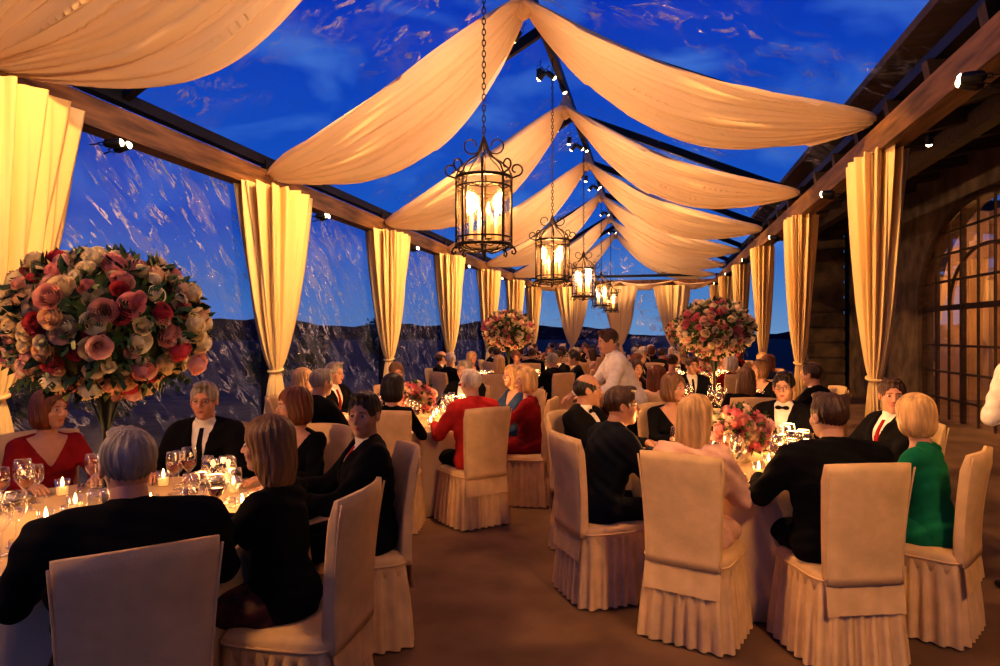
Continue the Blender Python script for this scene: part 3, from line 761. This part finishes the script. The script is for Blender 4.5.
def light(name,kind,loc,e,col=(1,.6,.27),size=.1,target=None,angle=60,blend=.6,parent=None):
    l=bpy.data.lights.new(name,kind); l.energy=e; l.color=col
    o=bpy.data.objects.new(name,l); coll.objects.link(o); o.location=loc
    if kind in('POINT','SPOT'): l.shadow_soft_size=size
    if kind=='SPOT': l.spot_size=math.radians(angle); l.spot_blend=blend
    if target is not None: o.rotation_euler=(Vector(target)-Vector(loc)).to_track_quat('-Z','Y').to_euler()
    if parent: o.parent=parent
    return o
for y in(6.2,10.6,15.4,20.6,25):
    o=inst('chandelier',CHM,(XC,y,2.37),.2)
    light('chandelier_light','POINT',(0,0,.60),110,(1,.5,.17),.12,parent=o)
# ------------------------------------------------------------------ spotlight fixtures
sp=MB(); sp.lathe([(.038,.0),(.042,.02),(.044,.11),(.036,.13),(.015,.15)],(0,0,-.02),16,0); sp.lathe([(.0004,-.038),(.020,-.032),(.034,-.018),(.038,.004),(.0004,.004)],(0,0,-.012),16,1)
sp.tube([(-.05,0,.07),(-.05,0,.16),(.05,0,.16),(.05,0,.07)],.005,5,0); sp.tube([(0,0,.16),(0,0,.24)],.007,5,0)
SPM=sp.mesh('spotlight',[M_black,M_lens])
def fixture(loc,target,e,angle=55,col=(1,.6,.27),blend=.7,size=.05):
    o=inst('spotlight',SPM,loc)
    d=(Vector(target)-Vector(loc)); o.rotation_euler=d.to_track_quat('-Z','Y').to_euler()
    light('spot_lamp','SPOT',(0,0,-.09),e,col,size,angle=angle,blend=blend,parent=o)
W1=(1,.50,.17); WD=(1,.60,.30); W2=(1,.55,.17); WN=(1,.80,.66)
for i,y in enumerate(bays):
    if i>0:
        fixture((XC-.1,y-2.2,5.5),(XL+.2,y,2.6),1600 if i<5 else 1200,40,W2)
        fixture((XC+.1,y-2.2,5.5),(XR,y,2.6),1150 if i<5 else 900,40,W2)
    # beam mounted uplights rake along the tent across the pleats of the swags
    fixture((XL+.28,y-2.9,3.42),(XC+1.9,y+.1,4.3),980,42,WD,1)
    fixture((XR-.28,y-2.9,3.42),(XC-1.8,y+.1,4.2),1150,42,WD,1)
    if i<6:  # added uplights between the swags, put in so roof creases glint
        fixture((XR-.25,y+1.2,3.42),(XC-1.9,y+2.2,5.2),420,46,WN,1)
        fixture((XL+.28,y+1.2,3.42),(XC+2.0,y+2.2,5.2),420,46,WN,1)
        fixture((XC-.2,y+.4,5.5),(XL,y+2.1,2.2),520,52,WN,1)  # added spot, put in so the left wall creases glint
for j,(x,y) in enumerate([T1,T2,T3,(.68,8.17),(-2.45,11.2),(.75,11.9),(-2.5,14.9),(.7,15.5),(-2.5,18.4),(.7,19.2)]):
    fixture((XC+(.15 if x>XC else -.15),y-1.0,5.6),(x,y,.9),[90,640,560][j] if j<3 else 560,44,W1,1,.15)
fixture((XR-.3,.6,3.4),(.6,3.9,.8),400,60,W1,1,.2)  # soft spots from here on the near chairs are added, out of view
fixture((XL+.3,.4,3.4),(-.2,4.2,.6),600,60,W1,1,.2)
fixture((XR-.3,-.6,3.4),(-1.5,1.9,.9),65,40,W1,1,.2)  # likewise an added unseen spot, for the near left chairs
fixture((XR-.3,1.2,3.4),(T1[0],T1[1],1.65),250,16,(1,.66,.38),1,.1)
for (x,y) in [T1,T2,T3,(.68,8.17),(-2.45,11.2),(.75,11.9)]:
    e=7 if (x,y)==T1 else 18
    light('candle_glow','POINT',(x-.42,y-.3,1.0),e,(1,.5,.18),.1); light('candle_glow','POINT',(x+.4,y+.3,1.0),e,(1,.5,.18),.1)
# ------------------------------------------------------------------ building on the right
mb=MB(); WX=5.2; yc,hw,sp_z,arch=12.5,2.6,2.1,1.85; Y0,Y1,ZT=-3,20.5,5.2
def q4(pts): mb.add(pts,[[0,1,2,3]],0)
q4([(WX,Y0,0),(WX,yc-hw,0),(WX,yc-hw,ZT),(WX,Y0,ZT)]); q4([(WX,yc+hw,0),(WX,Y1,0),(WX,Y1,ZT),(WX,yc+hw,ZT)])
A=[(yc-hw*math.cos(t),sp_z+arch*math.sin(t)) for t in np.linspace(0,math.pi,25)]
for (a,b) in zip(A[:-1],A[1:]):
    q4([(WX,a[0],a[1]),(WX,b[0],b[1]),(WX,b[0],ZT),(WX,a[0],ZT)])
    q4([(WX,a[0],a[1]),(WX,b[0],b[1]),(WX+.4,b[0],b[1]),(WX+.4,a[0],a[1])])
for s_ in(-1,1): q4([(WX,yc+s_*hw,0),(WX,yc+s_*hw,sp_z),(WX+.4,yc+s_*hw,sp_z),(WX+.4,yc+s_*hw,0)])
q4([(WX,Y1,0),(WX+4,Y1,0),(WX+4,Y1,ZT),(WX,Y1,ZT)])
q4([(WX+4,Y0,0),(WX+4,Y1,0),(WX+4,Y1,ZT),(WX+4,Y0,ZT)])
mb.obj('wall_right',[M_stone],False)
mb=MB(); mb.box((8.0,13,2.3),(.05,7,2.3)); mb.box((6.7,18.5,2.3),(1.2,.05,2.3)); mb.obj('wall_interior',[M_plaster],False)
mb=MB()
def top_at(y): 
    u=(y-yc)/hw; return sp_z+arch*math.sqrt(max(0,1-u*u))
mb.tube([(WX+.05,a,b) for a,b in A],.07,8)
mb.tube([(WX+.12,yc+(a-yc)*.55,sp_z+(b-sp_z)*.55) for a,b in A],.03,6)
for i in range(10):
    y=yc-hw+2*hw*i/9; mb.beam((WX+.12,y,0.02),(WX+.12,y,max(top_at(y),.1)),.035 if i%3 else .08,.035 if i%3 else .08)
for z in (.4,.9,1.4,sp_z,2.6,3.1,3.5):
    if z<=sp_z: w=hw
    else: w=hw*math.sqrt(1-((z-sp_z)/arch)**2)
    mb.beam((WX+.12,yc-w,z),(WX+.12,yc+w,z),.035,.04 if z!=sp_z else .1)
mb.obj('window_1',[M_woodd],False)
mb=MB(); mb.add([(WX+.14,yc-hw,0),(WX+.14,yc+hw,0)]+[(WX+.14,a,b) for a,b in A[::-1]],[list(range(2+len(A)))],0); mb.obj('window_pane',[M_glass],False)
light('interior_lamp','POINT',(6.9,11.2,2.9),150,(1,.5,.18),.3)
light('interior_lamp','POINT',(6.9,16.2,2.9),190,(1,.5,.18),.3)
mb=MB(); mb.box(((XR+WX)/2+.1,(Y0+Y1)/2,4.75),((WX-XR)/2-.05,(Y1-Y0)/2,.05)); mb.obj('ceiling_loggia',[M_woodd],False)
mb=MB()
for i in range(20):
    y=-2+i*1.15; mb.beam((XR+.15,y,4.0+.15),(WX,y,4.62),.14,.2)
mb.beam((XR+1.5,Y0,4.25),(XR+1.5,Y1,4.25),.2,.25)
mb.obj('ceiling_rafters',[M_woodd],False)
mb=MB(); mb.box((4.6,20.4,2.3),(.45,.45,2.3)); 
for z in np.arange(.3,4.4,.42): mb.box((4.6,20.4,z),(.475,.475,.17))
mb.box((4.6,20.4,4.5),(.6,.6,.12)); mb.obj('stone_pillar',[M_stone],False)
for i,(y,x) in enumerate([(4.5,3.6),(7.2,4.4),(9.5,3.4),(13,3.9)]):
    fixture((x,y,4.05),(x+.3,y+1.2,0),80,60,W1)
# ------------------------------------------------------------------ outside: hills and trees
mb=MB(); na,nr=160,10; G=np.zeros((na,nr,3))
for i in range(na):
    a=math.radians(40+150*i/(na-1)); q=i*120/160
    pk=6+3.0*math.sin(q*.11+1)+2.2*math.sin(q*.29)+1.0*math.sin(q*.9)+.5*math.sin(q*2.7)+max(0,(q-52))*.06
    for j in range(nr):
        t=j/(nr-1); r=160+260*t; G[i,j]=(r*math.cos(a),r*math.sin(a),-1+pk*math.sin(math.pi/2*t))
mb.grid(G,0); mb.obj('hill_range',[M_hill])
def tree(seed,h):
    r=np.random.default_rng(seed); mb=MB(); mb.tube([(0,0,-.2),(.05,0,h*.3),(0,.1,h*.6)],[.12,.09,.04],8,0)
    for k in range(900):
        d=r.normal(size=3);d/=np.linalg.norm(d); p=np.array((0,0,h*.58))+d*np.array((h*.36,h*.36,h*.42))*r.uniform(.5,1)
        e=r.normal(size=3);e/=np.linalg.norm(e);w=np.cross(e,d)*.10
        mb.add([p,p+e*.12+w,p+e*.28,p+e*.12-w],[[0,1,2,3]],1)
    return mb.mesh('oak_tree',[M_woodd,M_leaf])
TR=tree(1,3.2)
for i,(x,y,s) in enumerate([(-8.2,4.6,.9),(-9,7.8,.62),(-10,11,.6),(-9.5,15,.55),(-11,20,.6),(-8.2,6.2,.7),(-13,30,.8),(-9,9.5,.5)]): inst('oak_tree',TR,(x,y,-.15),i*1.3,s)
# ------------------------------------------------------------------ world
w=bpy.data.worlds.new('dusk'); scene.world=w; w.use_nodes=True; nt=w.node_tree; N=nt.nodes; L=nt.links
bg=N['Background']; tc=N.new('ShaderNodeTexCoord'); sx=N.new('ShaderNodeSeparateXYZ'); L.new(tc.outputs['Generated'],sx.inputs[0])
cr=N.new('ShaderNodeValToRGB'); e=cr.color_ramp.elements
e[0].position=0; e[0].color=(.14,.26,.46,1); e[1].position=1; e[1].color=(.001,.013,.15,1)
for p,c in((.05,(.085,.21,.46)),(.16,(.014,.10,.46)),(.45,(.002,.040,.40))):
    q=cr.color_ramp.elements.new(p); q.color=(*c,1)
L.new(sx.outputs[2],cr.inputs[0])
mp=N.new('ShaderNodeMapping'); mp.inputs['Scale'].default_value=(3.0,4.5,6); L.new(tc.outputs['Generated'],mp.inputs[0])
nz=N.new('ShaderNodeTexNoise'); nz.inputs['Scale'].default_value=2.0; nz.inputs['Detail'].default_value=8; nz.inputs['Distortion'].default_value=.5; L.new(mp.outputs[0],nz.inputs['Vector'])
mr=N.new('ShaderNodeMapRange'); mr.inputs[1].default_value=.5; mr.inputs[2].default_value=.76; mr.inputs[4].default_value=.7; L.new(nz.outputs[0],mr.inputs[0])
mx=N.new('ShaderNodeMix'); mx.data_type='RGBA'; L.new(mr.outputs[0],mx.inputs[0]); L.new(cr.outputs[0],mx.inputs[6]); mx.inputs[7].default_value=(.09,.23,.60,1)
L.new(mx.outputs[2],bg.inputs[0]); bg.inputs[1].default_value=1.0
# ------------------------------------------------------------------ camera
cd=bpy.data.cameras.new('camera'); cam=bpy.data.objects.new('camera',cd); coll.objects.link(cam)
cam.location=(0,0,1.63); cam.rotation_euler=(math.pi/2,0,TH); cd.lens=24; cd.sensor_width=36; cd.clip_end=2000; scene.camera=cam
scene.view_settings.view_transform='Standard'
try: scene.view_settings.look='Medium High Contrast'
except Exception as ex: print('look',ex)
